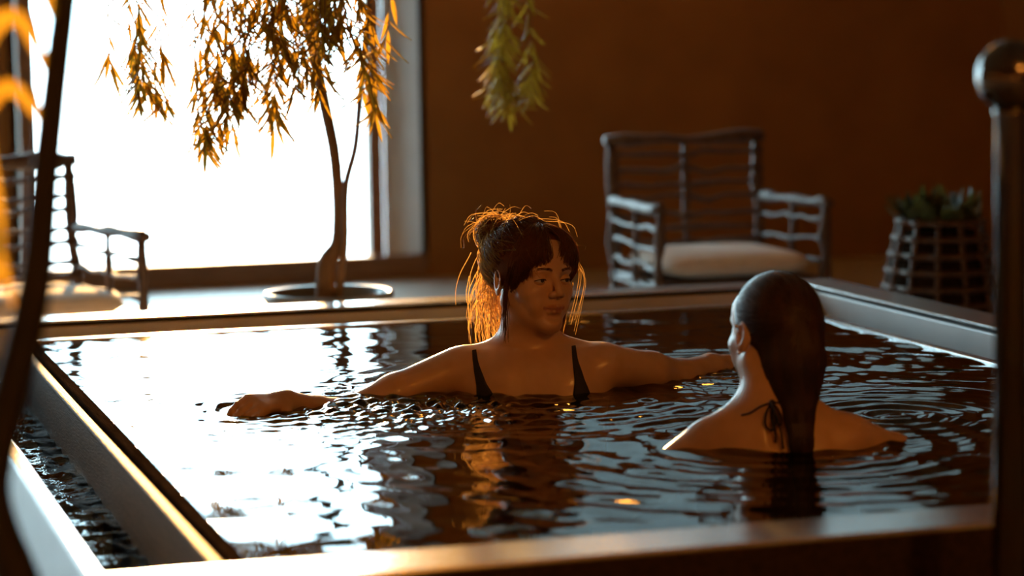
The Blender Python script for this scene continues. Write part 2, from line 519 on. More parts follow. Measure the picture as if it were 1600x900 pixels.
tag(np_obj('pool_water', V, Fq, 'water'), 'dark rippling water filling the hot tub', 'water', kind='stuff')
def gh(x, y):
    h = np.zeros_like(x); r = np.random.default_rng(9)
    for _ in range(24):
        lam = 0.025 * 6 ** r.random(); th = r.random() * 6.28
        h += lam * 0.012 * np.sin(2 * math.pi / lam * (x * math.cos(th) + y * math.sin(th)) + r.random() * 6.28)
    return h
parts_ = [sheet(-G, -.047, 0.0, L + G, 0.007, gh, -0.13), sheet(-.047, W + G, L + .036, L + G, 0.012, gh, -0.13), sheet(W + .036, W + G, 0.0, L + .036, 0.012, gh, -0.13)]
V = np.concatenate([a for a, b in parts_])
Fq = np.concatenate([b + sum(len(parts_[j][0]) for j in range(i)) for i, (a, b) in enumerate(parts_)])
tag(np_obj('gutter_water', V, Fq, 'gutter_water'), 'choppy dark water running in the overflow gutter', 'water', kind='stuff')
# ------------------------------------------------------------------ signed-distance modelling for bodies
class Sdf:
    def __init__(self):
        self.ops = []
    def cone(self, a, b, ra, rb, k=0.02, op='u'):
        self.ops.append((op, k, 'c', np.array(a, float), np.array(b, float), ra, rb)); return self
    def ell(self, c, r, k=0.02, op='u', rot=None):
        self.ops.append((op, k, 'e', np.array(c, float), np.array(r, float), rot, None)); return self
    def chain(self, pts, rad, k=0.015):
        for i in range(len(pts) - 1):
            self.cone(pts[i], pts[i + 1], rad[i], rad[i + 1], k)
        return self
    def placed(self, other, Rm, t, s):
        """append another sdf rotated, scaled and moved"""
        for op, k, ty, a, b, c, d in other.ops:
            if ty == 'c':
                self.ops.append((op, k * s, 'c', Rm @ (a * s) + t, Rm @ (b * s) + t, c * s, d * s))
            else:
                rot = Rm if c is None else Rm @ c
                self.ops.append((op, k * s, 'e', Rm @ (a * s) + t, b * s, rot, None))
        return self
    @staticmethod
    def prim(o, P):
        _, _, ty, a, b, c, d = o
        if ty == 'c':
            ba = b - a
            den = ba @ ba
            q = P - a
            t = np.clip((q @ ba) / den, 0, 1) if den > 0 else np.zeros(P.shape[:-1])
            return np.linalg.norm(q - t[..., None] * ba, axis=-1) - (c + (d - c) * t)
        q = P - a
        if c is not None:
            q = q @ c                      # inverse rotation
        k0 = np.linalg.norm(q / b, axis=-1)
        k1 = np.linalg.norm(q / (b * b), axis=-1) + 1e-9
        return k0 * (k0 - 1.0) / k1
    @staticmethod
    def mix(op, k, D, d):
        if op == 'u':
            h = np.clip(0.5 + 0.5 * (D - d) / k, 0, 1)
            return D + (d - D) * h - k * h * (1 - h)
        d = -d if op == 's' else d             # subtraction / intersection
        h = np.clip(0.5 - 0.5 * (D - d) / k, 0, 1)
        return D + (d - D) * h + k * h * (1 - h)
    def at(self, P):
        D = np.full(P.shape[:-1], 1.0)
        for o in self.ops:
            D = self.mix(o[0], o[1], D, self.prim(o, P))
        return D
    def mesh(self, ax, ay, az):
        D = np.full((len(ax), len(ay), len(az)), 1.0, np.float32)
        for o in self.ops:
            _, k, ty, a, b, c, d = o
            if ty == 'c':
                m = max(c, d) + 1.2 * k + .012
                lo, hi = np.minimum(a, b) - m, np.maximum(a, b) + m
            else:
                m = b.max() + 1.2 * k + .012
                lo, hi = a - m, a + m
            i0, i1 = np.searchsorted(ax, lo[0]), np.searchsorted(ax, hi[0])
            j0, j1 = np.searchsorted(ay, lo[1]), np.searchsorted(ay, hi[1])
            k0, k1 = np.searchsorted(az, lo[2]), np.searchsorted(az, hi[2])
            if i0 >= i1 or j0 >= j1 or k0 >= k1:
                continue
            P = np.stack(np.meshgrid(ax[i0:i1], ay[j0:j1], az[k0:k1], indexing='ij'), -1)
            D[i0:i1, j0:j1, k0:k1] = self.mix(o[0], k, D[i0:i1, j0:j1, k0:k1], self.prim(o, P))
        return surface_nets(D, ax, ay, az)

def surface_nets(D, ax, ay, az):
    S = D < 0
    nx, ny, nz = D.shape
    cnt = np.zeros((nx - 1, ny - 1, nz - 1), np.int8)
    for dx in (0, 1):
        for dy in (0, 1):
            for dz in (0, 1):
                cnt += S[dx:nx - 1 + dx, dy:ny - 1 + dy, dz:nz - 1 + dz]
    I, J, K = np.nonzero((cnt > 0) & (cnt < 8))
    vid = np.full(cnt.shape, -1, np.int32)
    vid[I, J, K] = np.arange(len(I))
    acc = np.zeros((len(I), 3)); num = np.zeros(len(I))
    corners = [(a, b, c) for a in (0, 1) for b in (0, 1) for c in (0, 1)]
    for p in corners:
        for ax_i in range(3):
            if p[ax_i]: continue
            q = list(p); q[ax_i] = 1
            d0 = D[I + p[0], J + p[1], K + p[2]]; d1 = D[I + q[0], J + q[1], K + q[2]]
            m = (d0 < 0) != (d1 < 0)
            t = np.where(m, d0 / np.where(m, d0 - d1, 1), 0)
            P0 = np.stack([ax[I + p[0]], ay[J + p[1]], az[K + p[2]]], -1)
            P1 = np.stack([ax[I + q[0]], ay[J + q[1]], az[K + q[2]]], -1)
            acc += np.where(m[:, None], P0 + (P1 - P0) * t[:, None], 0); num += m
    V = acc / num[:, None]
    quads = []
    for axis in range(3):
        sl0 = [slice(None)] * 3; sl1 = [slice(None)] * 3
        sl0[axis] = slice(0, -1); sl1[axis] = slice(1, None)
        A, B = S[tuple(sl0)], S[tuple(sl1)]
        i, j, k = np.nonzero(A != B)
        idx = [i, j, k]
        o1, o2 = [a for a in range(3) if a != axis]
        ok = (idx[o1] > 0) & (idx[o2] > 0) & (idx[o1] < D.shape[o1] - 1) & (idx[o2] < D.shape[o2] - 1)
        i, j, k = i[ok], j[ok], k[ok]
        flip = A[i, j, k]
        base = [i, j, k]
        def cell(d1, d2):
            q = [b.copy() for b in base]
            q[o1] = q[o1] + d1; q[o2] = q[o2] + d2
            return vid[q[0], q[1], q[2]]
        qd = np.stack([cell(-1, -1), cell(0, -1), cell(0, 0), cell(-1, 0)], -1)
        if axis == 1: flip = ~flip
        qd[~flip] = qd[~flip][:, ::-1]
        quads.append(qd)
    Fq = np.concatenate(quads)
    return V, Fq[(Fq >= 0).all(1)]

def axis_steps(*seg):
    out = [np.array([seg[0][0]])]
    for a, b, st in seg:
        n = max(1, int(round((b - a) / st)))
        out.append(np.linspace(a, b, n + 1)[1:])
    return np.concatenate(out)

def rot_zxy(yaw, pitch=0.0, roll=0.0):
    return np.array(Matrix.Rotation(yaw, 3, 'Z') @ Matrix.Rotation(pitch, 3, 'X') @ Matrix.Rotation(roll, 3, 'Y'))

def head_sdf():
    """head frame: face towards -y, origin mid-head, chin at z=-.115, crown +.105"""
    h = Sdf()
    h.ell((0, .012, .026), (.073, .090, .079), .01)
    h.ell((0, -.030, -.030), (.058, .058, .082), .03)
    h.ell((0, -.048, .036), (.057, .042, .046), .025)
    for s in (-1, 1):
        h.cone((s * .050, .004, -.052), (s * .014, -.070, -.096), .018, .013, .025)
        h.ell((s * .037, -.060, -.030), (.024, .024, .022), .02)
        h.cone((s * .010, -.0865, .016), (s * .043, -.074, .017), .0075, .0075, .012)
    h.ell((0, -.078, -.099), (.017, .015, .014), .02)
    h.ell((0, -.0675, -.064), (.031, .020, .024), .022)
    for s in (-1, 1):
        h.ell((s * .031, -.0955, -.004), (.0165, .0125, .0105), .010, 's')
    h.cone((0, -.088, .010), (0, -.110, -.030), .0068, .0088, .010)
    for s in (-1, 1):
        h.ell((s * .0105, -.0985, -.0345), (.0080, .0095, .0072), .006)
        h.ell((s * .0065, -.1045, -.0425), (.0035, .005, .0030), .003, 's')
    for s in (-1, 1):                     # lips
        h.cone((0, -.0938, -.0615), (s * .014, -.0905, -.0620), .0036, .0032, .005)
        h.cone((s * .014, -.0905, -.0620), (s * .026, -.0805, -.0615), .0032, .0015, .005)
        h.cone((0, -.0925, -.0722), (s * .013, -.0893, -.0708), .0045, .0036, .005)
        h.cone((s * .013, -.0893, -.0708), (s * .025, -.0810, -.0640), .0036, .0015, .005)
        h.cone((0, -.0990, -.0670), (s * .014, -.0955, -.0660), .0016, .0016, .0018, 's')
        h.cone((s * .014, -.0955, -.0660), (s * .029, -.0800, -.0600), .0016, .0016, .0018, 's')
        h.ell((s * .032, -.070, -.055), (.014, .014, .018), .015)
    h.ell((0, -.094, -.083), (.016, .008, .005), .010, 's')
    for s in (-1, 1):                     # ears
        Re = rot_zxy(s * .35, -.15, 0)
        h.ell((s * .076, .012, -.010), (.0065, .019, .031), .008, rot=Re)
        h.ell((s * .082, .006, -.006), (.006, .010, .018), .005, 's', rot=Re)
    h.cone((0, .012, -.055), (0, .030, -.13), .048, .050, .03)
    return h

def finger_hand(S, wrist, dirv, palmn, size=1.0, curl=0.6, side=1):
    """palm with five fingers, fingers curl towards palmn"""
    d = np.array(dirv, float); d /= np.linalg.norm(d)
    n = np.array(palmn, float); n -= d * (n @ d); n /= np.linalg.norm(n)
    a = np.cross(d, n) * side
    w = np.array(wrist, float)
    S.cone(w, w + d * .02 * size, .021, .022, .015)
    for q in (-.026, -.009, .009, .026):
        S.cone(w + d * .012 * size + a * q * .6, w + d * .085 * size + a * q, .013, .011, .012)
    for q, ln in ((-.029, .060), (-.010, .075), (.010, .080), (.028, .070)):
        p = w + d * .085 * size + a * q
        ang = 0.25 * curl
        r = .0092
        for seg in range(3):
            ang += curl * .45
            dv = d * math.cos(ang) + n * math.sin(ang) + a * q * 1.5
            e = p + dv * ln * (.45, .32, .25)[seg]
            S.cone(p, e, r, r * .9, .005)
            p = e; r *= .9
    p = w + d * .022 * size + a * .024
    for seg, ln in enumerate((.04, .032, .026)):
        dv = d * (.55 + .2 * seg) + a * (.75 - .25 * seg) + n * .35
        dv /= np.linalg.norm(dv)
        e = p + dv * ln
        S.cone(p, e, .0115 - seg * .001, .0105 - seg * .001, .007)
        p = e

def lower_body(S, fy):
    """fy = direction of the knees in local y; kneeling on the tub bottom"""
    S.ell((0, .0, -.30), (.118, .085, .16), .05)
    S.ell((0, .0, -.46), (.160, .108, .115), .06)
    for s in (-1, 1):
        S.cone((s * .085, .0, -.50), (s * .13, fy * .27, -.785), .085, .056, .04)
        S.cone((s * .13, fy * .27, -.79), (s * .11, -fy * .10, -.80), .052, .040, .03)
        S.cone((s * .11, -fy * .10, -.80), (s * .10, -fy * .27, -.815), .036, .026, .03)

def strand_mesh(mb, pts, r0, r1, sides=3):
    n = len(pts)
    rad = [r0 + (r1 - r0) * (i / (n - 1)) ** 1.5 for i in range(n)]
    mb.tube(pts, rad, sides, caps=False)

def ribbon_strand(mb, pts, r0, r1, ref):
    """flat hair: one strip, slightly twisting"""
    n = len(pts); vs, fs = [], []
    P = np.array(pts)
    for i in range(n):
        d = P[min(i + 1, n - 1)] - P[max(i - 1, 0)]
        sd = np.cross(d, ref); sd /= max(np.linalg.norm(sd), 1e-7)
        w = r0 + (r1 - r0) * i / (n - 1)
        vs += [P[i] - sd * w, P[i] + sd * w]
    for i in range(n - 1):
        fs.append((2 * i, 2 * i + 1, 2 * i + 3, 2 * i + 2))
    mb.add(vs, fs)

def on_cap(d, c, R, off=0.0):
    d = d / np.linalg.norm(d)
    # radius of the ellipsoid along d
    rad = 1.0 / math.sqrt((d[0] / R[0]) ** 2 + (d[1] / R[1]) ** 2 + (d[2] / R[2]) ** 2)
    return c + d * (rad + off)

def sweep(p0, p1, c, R, n=12, lift=0.0, off0=0.0, off1=0.0):
    """hair strand from p0 to p1 lying over the head ellipsoid"""
    d0 = (p0 - c) / np.linalg.norm(p0 - c); d1 = (p1 - c) / np.linalg.norm(p1 - c)
    om = math.acos(np.clip(d0 @ d1, -1, 1))
    out = []
    for i in range(n):
        t = i / (n - 1)
        d = (math.sin((1 - t) * om) * d0 + math.sin(t * om) * d1) / max(math.sin(om), 1e-4)
        out.append(on_cap(d, c, R, off0 + (off1 - off0) * t + lift * math.sin(math.pi * t)))
    return np.array(out)

def body_object(S, name, axes, headR, headT, hs, lipmask=True):
    V, Fq = S.mesh(*axes)
    o = np_obj(name, V, Fq, 'skin')
    at = o.data.attributes.new('lip', 'FLOAT', 'POINT')
    Q = ((V - headT) @ headR) / hs
    lip = np.zeros(len(V))
    if lipmask:
        wx = np.clip(1 - np.abs(Q[:, 0]) / .027, 0, 1)
        up_ = np.exp(-(((Q[:, 2] + .0660 - .004 * (1 - wx)) / (.0018 + .0080 * np.sqrt(wx))) ** 4))
        lip = .8 * np.where((Q[:, 1] < -.080) & (np.abs(Q[:, 0]) < .027), up_, 0)
    at.data.foreach_set('value', lip.astype(np.float32))
    return o

def face_parts(body, R, T, s, gaze=0.0):
    def hp(p):
        return R @ (np.array(p, float) * s) + T
    for sd in (-1, 1):
        c = np.array((sd * .0310, -.0765, -.0035))
        r = .0120
        # eyeball: rings around the gaze axis
        mb = MB(); vs, fs, n, m_ = [], [], 20, 14
        g = np.array((math.sin(gaze), -math.cos(gaze), -.03)); g /= np.linalg.norm(g)
        ux = np.cross(g, (0, 0, 1)); ux /= np.linalg.norm(ux); uz = np.cross(ux, g)
        for i in range(m_ + 1):
            a = math.pi * (i + .02) / (m_ + .04)
            for k in range(n):
                b = 2 * math.pi * k / n
                vs.append(hp(c + r * (g * math.cos(a) + math.sin(a) * (ux * math.cos(b) + uz * math.sin(b)))))
        for i in range(m_):
            for k in range(n):
                fs.append((i * n + k, (i + 1) * n + k, (i + 1) * n + (k + 1) % n, i * n + (k + 1) % n))
        fs.append(tuple(range(n)))
        mb.add(vs, fs)
        eo = mb.build('eye', 'eyewhite', body)
        eo.data.materials.append(M['iris'])
        for i, pl_ in enumerate(eo.data.polygons):
            if i < 2 * n + 0 or i == len(eo.data.polygons) - 1:
                pl_.material_index = 1
        # lids: strips of a slightly bigger sphere
        for nm, e0, e1 in (('eyelid', 8, 80), ('eyelid', -75, -26)):
            mb = MB(); vs, fs = [], []
            nu, nv = 14, 7
            for i in range(nv + 1):
                for k in range(nu + 1):
                    az = math.radians(-78 + 156 * k / nu)
                    ed = abs(math.sin(az)) ** 2
                    lo = e0 + (e1 - e0) * i / nv if e0 > 0 else e0 + (e1 - e0) * i / nv
                    if e0 > 0 and i == 0: lo = e0 * (1 - ed) - 10 * ed
                    if e0 < 0 and i == nv: lo = e1 * (1 - ed) - 10 * ed
                    el = math.radians(lo)
                    rr = .0133
                    vs.append(hp(c + rr * np.array((math.sin(az) * math.cos(el) * 1.12, -math.cos(az) * math.cos(el), math.sin(el)))))
            for i in range(nv):
                for k in range(nu):
                    fs.append((i * (nu + 1) + k, i * (nu + 1) + k + 1, (i + 1) * (nu + 1) + k + 1, (i + 1) * (nu + 1) + k))
            mb.add(vs, fs).build(nm, 'skin', body)
            if e0 > 0:
                lash = [v for v in vs[0:nu + 1]]
                MB().tube([Vector(v) + Vector(R @ np.array((0, -.0007, -.0002))) for v in lash], [.0005] + [.0010] * (nu - 1) + [.0006], 5).build('eyelashes', 'lash', body)
        bp = cat([(sd * .013, -.0975, .0165), (sd * .024, -.0955, .0190), (sd * .036, -.0875, .0190), (sd * .046, -.0765, .0145)], 12)
        mb = MB()
        r_ = np.random.default_rng(4)
        for i in range(70):
            u = r_.random() * .92
            a = bp[int(u * 11)] + r_.normal(0, .0015, 3)
            dv = np.array((sd * .006, .0016, .002 - .004 * u)) + r_.normal(0, .0008, 3)
            mb.tube([hp(a), hp(a + dv * .6), hp(a + dv)], [.00042, .0004, .0002], 3, caps=False)
        mb.build('eyebrow', 'hair_red', body)

# ------------------------------------------------------------------ person facing the camera, hair pinned up
A1 = -17.45 * math.pi / 180
S1 = Sdf()
hs1 = 1.02
R1 = rot_zxy(math.radians(34), math.radians(-2), math.radians(3))
T1 = np.array((-.004, .015, .243))
S1.placed(head_sdf(), R1, T1, hs1)
S1.cone((.000, .025, .16), (-.004, .038, .03), .048, .052, .03)
for s in (-1, 1):
    S1.cone((s * .02, .045, .095), (s * .135, .035, .062), .026, .029, .035)     # trapezius
    S1.cone((s * .018, -.018, .058), (s * .130, .006, .066), .0105, .0105, .022)  # collar bone
    S1.ell((s * .078, -.060, -.110), (.075, .070, .075), .05)
    S1.ell((s * .075, .00, .0), (.085, .062, .075), .05)
S1.ell((0, .03, -.06), (.150, .088, .150), .05)
lower_body(S1, -1)
# arm on the window side
S1.cone((-.168, .022, .043), (-.30, -.015, -.004), .047, .041, .03)
S1.cone((-.30, -.015, -.004), (-.40, -.05, -.042), .041, .036, .02)
S1.chain([(-.40, -.05, -.042), (-.46, -.14, -.022), (-.515, -.215, .012)], [.036, .033, .024])
finger_hand(S1, (-.515, -.215, .013), (-.60, -.78, .06), (-.35, .15, -1), 1.0, .75, side=1)
# arm reaching behind the other bather
S1.cone((.160, .020, .047), (.255, .085, .022), .047, .042, .03)
S1.cone((.255, .085, .022), (.325, .165, .002), .042, .035, .02)
S1.chain([(.325, .165, .002), (.40, .265, .004), (.468, .350, .000)], [.035, .031, .023])
finger_hand(S1, (.468, .350, -.002), (.6, .75, -.15), (0, 0, -1), 1.0, .3, side=-1)
ax1 = axis_steps((-.66, -.18, .006), (-.18, -.09, .004), (-.09, .135, .0021), (.135, .62, .006))
ay1 = axis_steps((-.42, -.13, .007), (-.13, .06, .0021), (.06, .14, .004), (.14, .50, .007))
az1 = axis_steps((-.88, -.10, .012), (-.10, .10, .004), (.10, .36, .0021))
p1 = body_object(S1, 'person', (ax1, ay1, az1), R1, T1, hs1)
p1.location = (W1[0], W1[1], 0)
p1.rotation_euler = (0, 0, A1)
tag(p1, 'person with auburn pinned-up hair and dark swimsuit straps, arms spread in the water', 'person')
face_parts(p1, R1, T1, hs1, gaze=.15)

def HP1(p): return R1 @ (np.array(p, float) * hs1) + T1
# hair cap with bun
CC, CR = np.array((0, .014, .030)), np.array((.0815, .1000, .0880))
def cap_sdf(CR, extra, cuts):
    h = Sdf()
    h.ell(CC, CR, .01)
    for e in extra: h.ell(*e)
    for cpos, crad, k in cuts: h.ell(cpos, crad, k, 's')
    return h
h1 = cap_sdf(CR, [((-.028, .095, .086), (.038, .036, .034), .02)],
             [((0, -.13, -.055), (.115, .105, .115), .012), ((0, -.04, -.16), (.13, .14, .105), .012)])
hs_ = Sdf(); hs_.placed(h1, R1, T1, hs1)
V, Fq = hs_.mesh(axis_steps((-.14, .14, .003)), axis_steps((-.14, .16, .003)), axis_steps((.08, .42, .003)))
hair1 = np_obj('hair', V, Fq, 'hair_red', p1)
hair1['label'] = 'auburn hair pinned into a loose bun with a parted fringe'
mb = MB()
r_ = np.random.default_rng(21)
BUN = np.array((-.024, .092, .088))
def put(mb, P, r0, r1, sides=3):
    strand_mesh(mb, [HP1(q) for q in P], r0 * hs1, r1 * hs1, sides)
# swept back over the skull to the bun
for i in range(900):
    s = r_.choice((-1, 1))
    u = r_.random()
    # hairline: from the front parting round the temple to behind the ear
    hl = cat([(s * .004, -.052, .108), (s * .045, -.045, .088), (s * .066, -.020, .052), (s * .074, .012, .020), (s * .070, .045, -.02), (s * .045, .085, -.045), (s * .01, .100, -.045)], 40)[int(u * 39)]
    hl = hl + r_.normal(0, .004, 3)
    P = sweep(hl, BUN + r_.normal(0, .016, 3), CC, CR, 12, lift=.002 + .004 * r_.random(), off0=-.001, off1=.004)
    P += np.cumsum(r_.normal(0, .0006, P.shape), 0)
    put(mb, P, .0010, .0007)
# bun loops
for i in range(260):
    a = r_.normal(0, 1, 3); a /= np.linalg.norm(a)
    b = np.cross(a, r_.normal(0, 1, 3)); b /= np.linalg.norm(b)
    th = np.linspace(0, 2.2 + 2 * r_.random(), 12)
    rad = np.array((.041, .037, .034)) * (1.0 + .07 * r_.random())
    P = np.array((-.028, .096, .087)) + (np.cos(th)[:, None] * a + np.sin(th)[:, None] * b) * rad
    put(mb, P, .0011, .0008)
# parted fringe
part = np.array((.006, -.040, .112))
for i in range(620):
    s = -1 if r_.random() < .55 else 1
    u = r_.random()
    if s < 0:       # towards the camera-side temple
        end = cat([(-.010, -.102, .036), (-.028, -.097, .024), (-.044, -.085, .010), (-.058, -.068, -.008), (-.068, -.045, -.028), (-.075, -.022, -.050)], 30)[int(u * 29)]
    else:
        end = cat([(.012, -.102, .040), (.030, -.096, .026), (.044, -.086, .012), (.056, -.072, .000), (.064, -.055, -.014), (.070, -.035, -.03)], 30)[int(u * 29)]
    st = part + np.array((s * .006 + r_.normal(0, .005), .03 * r_.random() - .012, 0))
    end = end + r_.normal(0, .004, 3) + np.array((0, 0, abs(r_.normal(0, .008))))
    P = sweep(st, end, CC, CR, 14, lift=.006 + .005 * r_.random(), off0=.001, off1=.006)
    t = np.linspace(0, 1, 14)[:, None]
    P += np.array((s * .010, .0, .0)) * np.sin(math.pi * t) + np.cumsum(r_.normal(0, .0005, P.shape), 0)
    put(mb, P, .0011, .0005)
# side locks in front of the ears
for i in range(90):
    s = r_.choice((-1, 1))
    st = np.array((s * .070, -.030, .02)) + r_.normal(0, .005, 3)
    end = np.array((s * .071, -.010, -.085 - .05 * r_.random())) + r_.normal(0, .005, 3)
    mid = np.array((s * .079, -.022, -.03)) + r_.normal(0, .003, 3)
    put(mb, cat([st, mid, end], 9), .0009, .0003)
mb.build('hair_strands', 'hair_red', p1)
def putr(mb, P, r0, r1):
    ribbon_strand(mb, [HP1(q) for q in P], r0 * hs1, r1 * hs1, np.array((.25, 1, .05)) + r_.normal(0, .35, 3))
# loose wisps at the nape, a messy tail and flyaways
mb = MB()
for i in range(240):
    st = np.array((r_.normal(-.024, .026), .092 + r_.normal(0, .010), .005 + r_.normal(0, .030)))
    ln = .07 + .085 * r_.random()
    sw = r_.normal(0, .022, 2)
    pts = [st, st + (sw[0] * .3, .016 + .014 * r_.random(), -ln * .35), st + (sw[0] * .8, .014 + sw[1] * .5, -ln * .7), st + (sw[0], sw[1] * .8, -ln)]
    putr(mb, cat(pts, 10) + np.cumsum(r_.normal(0, .0011, (10, 3)), 0), .00075, .00035)
for i in range(95):
    d = r_.normal(0, 1, 3); d[2] = abs(d[2]) + .2; d[1] += .5; d /= np.linalg.norm(d)
    st = on_cap(d, CC, CR, .003) if i % 2 else np.array((-.028, .096, .087)) + d * .036
    t1 = np.cross(d, r_.normal(0, 1, 3)); t1 /= np.linalg.norm(t1)
    ln = .02 + .035 * r_.random()
    pts = [st - t1 * ln * .6, st + d * ln * .35, st + d * ln * .55 + t1 * ln * .6, st + d * ln * .3 + t1 * ln * 1.1]
    putr(mb, cat(pts, 9), .00040, .00025)
for i in range(7):   # single strands round the face
    s = 1
    st = np.array((s * .066, -.055, .03)) + r_.normal(0, .006, 3)
    pts = [st, st + (s * .012, -.008, -.03), st + (s * .008, -.004, -.075), st + (s * .000, .010, -.125 - .03 * r_.random())]
    putr(mb, cat(pts, 10) + r_.normal(0, .003, 3), .00045, .00025)
for i in range(260):   # thin halo over the back of the head and the bun
    s = -1 if r_.random() < .7 else 1
    u = r_.random()
    hl = cat([(s * .066, -.010, .05), (s * .072, .02, .02), (s * .068, .05, -.02), (s * .045, .085, -.045), (s * .01, .100, -.045)], 40)[int(u * 39)] + r_.normal(0, .005, 3)
    P = sweep(hl, BUN + r_.normal(0, .02, 3), CC, CR, 12, lift=.006 + .007 * r_.random(), off0=.002, off1=.008)
    putr(mb, P + np.cumsum(r_.normal(0, .0009, P.shape), 0), .0007, .0005)
for i in range(120):
    a = r_.normal(0, 1, 3); a /= np.linalg.norm(a)
    b = np.cross(a, r_.normal(0, 1, 3)); b /= np.linalg.norm(b)
    th = np.linspace(0, 1.5 + 1.5 * r_.random(), 10)
    P = np.array((-.028, .096, .087)) + (np.cos(th)[:, None] * a + np.sin(th)[:, None] * b) * np.array((.042, .040, .038)) * (1.05 + .12 * r_.random())
    putr(mb, P, .0007, .0005)
mb.build('loose_hair', 'loose_hair', p1)

def ribbon(S, path, widths, name, mat_, parent, offs=.0022, nacross=6, n=40, front=True, skew=0.0):
    """strip of cloth lying on the body; path points give x,z, y is found on the skin"""
    P = cat([(a, 0, b) for a, b in path], n)
    wv = np.interp(np.linspace(0, 1, n), np.linspace(0, 1, len(widths)), widths)
    vs, fs = [], []
    tang = np.gradient(P, axis=0); tang /= np.linalg.norm(tang, axis=1)[:, None]
    grid = np.zeros((n, nacross + 1, 3))
    for i in range(n):
        side = np.array((tang[i, 2], 0, -tang[i, 0]))
        for k in range(nacross + 1):
            grid[i, k] = P[i] + side * wv[i] * (k / nacross - .5)
    sgn = 1 if front else -1
    y = np.full((n, nacross + 1), -.22 * sgn)
    for _ in range(60):
        grid[..., 1] = y
        y = y + sgn * np.clip(S.at(grid) - offs, -.01, .02) * .8
    y = np.clip(y, -.25, .25)
    for inset in (0, -.003):
        g = grid.copy(); g[..., 1] = y - sgn * inset
        vs += list(g.reshape(-1, 3))
    m_ = nacross + 1; N = n * m_
    for i in range(n - 1):
        for k in range(nacross):
            a = i * m_ + k
            fs.append((a, a + 1, a + m_ + 1, a + m_)); fs.append((N + a, N + a + m_, N + a + m_ + 1, N + a + 1))
    for i in range(n - 1):
        for k in (0, nacross):
            a = i * m_ + k
            fs.append((a, a + m_, N + a + m_, N + a))
    return MB().add(vs, fs).build(name, mat_, parent)
ribbon(S1, [(-.128, .088), (-.124, .060), (-.113, .020), (-.102, -.02), (-.092, -.08), (-.085, -.14)], [.009, .012, .022, .045, .11, .13], 'swimsuit_strap', 'fabric_black', p1)
ribbon(S1, [(.086, .094), (.089, .065), (.097, .025), (.101, -.02), (.094, -.08), (.085, -.14)], [.009, .012, .022, .045, .11, .13], 'swimsuit_strap', 'fabric_black', p1)

# ------------------------------------------------------------------ person seen from behind, wet hair
A2 = -23.05 * math.pi / 180
S2 = Sdf()
hs2 = .97
R2 = rot_zxy(math.radians(-148), math.radians(3), math.radians(-3))
T2 = np.array((-.006, -.004, .209))
S2.placed(head_sdf(), R2, T2, hs2)
S2.cone((-.010, -.022, .13), (-.008, -.030, .02), .047, .056, .035)
for s in (-1, 1):
    S2.cone((-.006 + s * .02, -.032, .085), (s * .118, -.022, .022), .030, .029, .04)
    S2.ell((s * .070, -.045, -.06), (.070, .050, .085), .05)
    S2.ell((s * .075, .062, -.15), (.07, .065, .07), .05)
S2.cone((0, -.075, .03), (0, -.085, -.25), .012, .012, .03, 's')
S2.ell((0, 0, -.10), (.150, .090, .150), .05)
lower_body(S2, 1)
S2.cone((-.140, -.025, -.008), (-.225, -.10, -.060), .045, .040, .03)
S2.cone((-.225, -.10, -.060), (-.285, -.165, -.085), .040, .034, .02)
S2.chain([(-.285, -.165, -.085), (-.36, -.25, -.09), (-.42, -.31, -.095)], [.034, .030, .022])
finger_hand(S2, (-.42, -.31, -.095), (-.8, -.55, -.05), (0, 0, -1), 1.0, .3, side=1)
S2.cone((.133, -.008, .006), (.215, .055, -.036), .046, .040, .03)
S2.cone((.215, .055, -.036), (.275, .115, -.052), .040, .034, .02)
S2.chain([(.275, .115, -.052), (.335, .185, -.052), (.385, .235, -.055)], [.034, .030, .022])
finger_hand(S2, (.385, .235, -.055), (.75, .6, -.02), (0, 0, -1), 1.0, .3, side=-1)
ax2 = axis_steps((-.58, -.18, .006), (-.18, -.11, .004), (-.11, .10, .0025), (.10, .18, .004), (.18, .55, .006))
ay2 = axis_steps((-.46, -.14, .007), (-.14, .13, .0025), (.13, .46, .007))
az2 = axis_steps((-.88, -.12, .012), (-.12, .06, .004), (.06, .33, .0025))
p2 = body_object(S2, 'person', (ax2, ay2, az2), R2, T2, hs2)
p2.location = (W2[0], W2[1], 0)
p2.rotation_euler = (0, 0, A2)
tag(p2, 'person seen from behind with wet dark hair and tied bikini string', 'person')
face_parts(p2, R2, T2, hs2)
def HP2(p): return R2 @ (np.array(p, float) * hs2) + T2
CR2 = np.array((.0775, .0965, .0850))
h2 = cap_sdf(CR2, [], [((0, -.125, -.050), (.110, .085, .115), .012), ((0, -.055, -.175), (.13, .125, .110), .012),
                       ((.080, .004, -.02), (.014, .020, .036), .008), ((-.080, .004, -.02), (.014, .020, .036), .008)])
hh = Sdf(); hh.placed(h2, R2, T2, hs2)
tail = [(.022, -.045, .215), (.030, -.055, .155), (.034, -.066, .108), (.040, -.082, .060), (.043, -.094, .015), (.045, -.098, -.04), (.045, -.10, -.12)]
hh.chain(tail, [.062, .055, .040, .023, .018, .015, .010], .02)
V, Fq = hh.mesh(axis_steps((-.13, .14, .003)), axis_steps((-.16, .14, .003)), axis_steps((-.15, .33, .003)))
hair2 = np_obj('hair', V, Fq, 'hair_wet', p2)
hair2['label'] = 'long wet dark hair slicked back and hanging down the back'
mb = MB()
strands2 = []
tl = np.array(tail)
trad = np.array([.062, .055, .040, .023, .018, .015, .010])
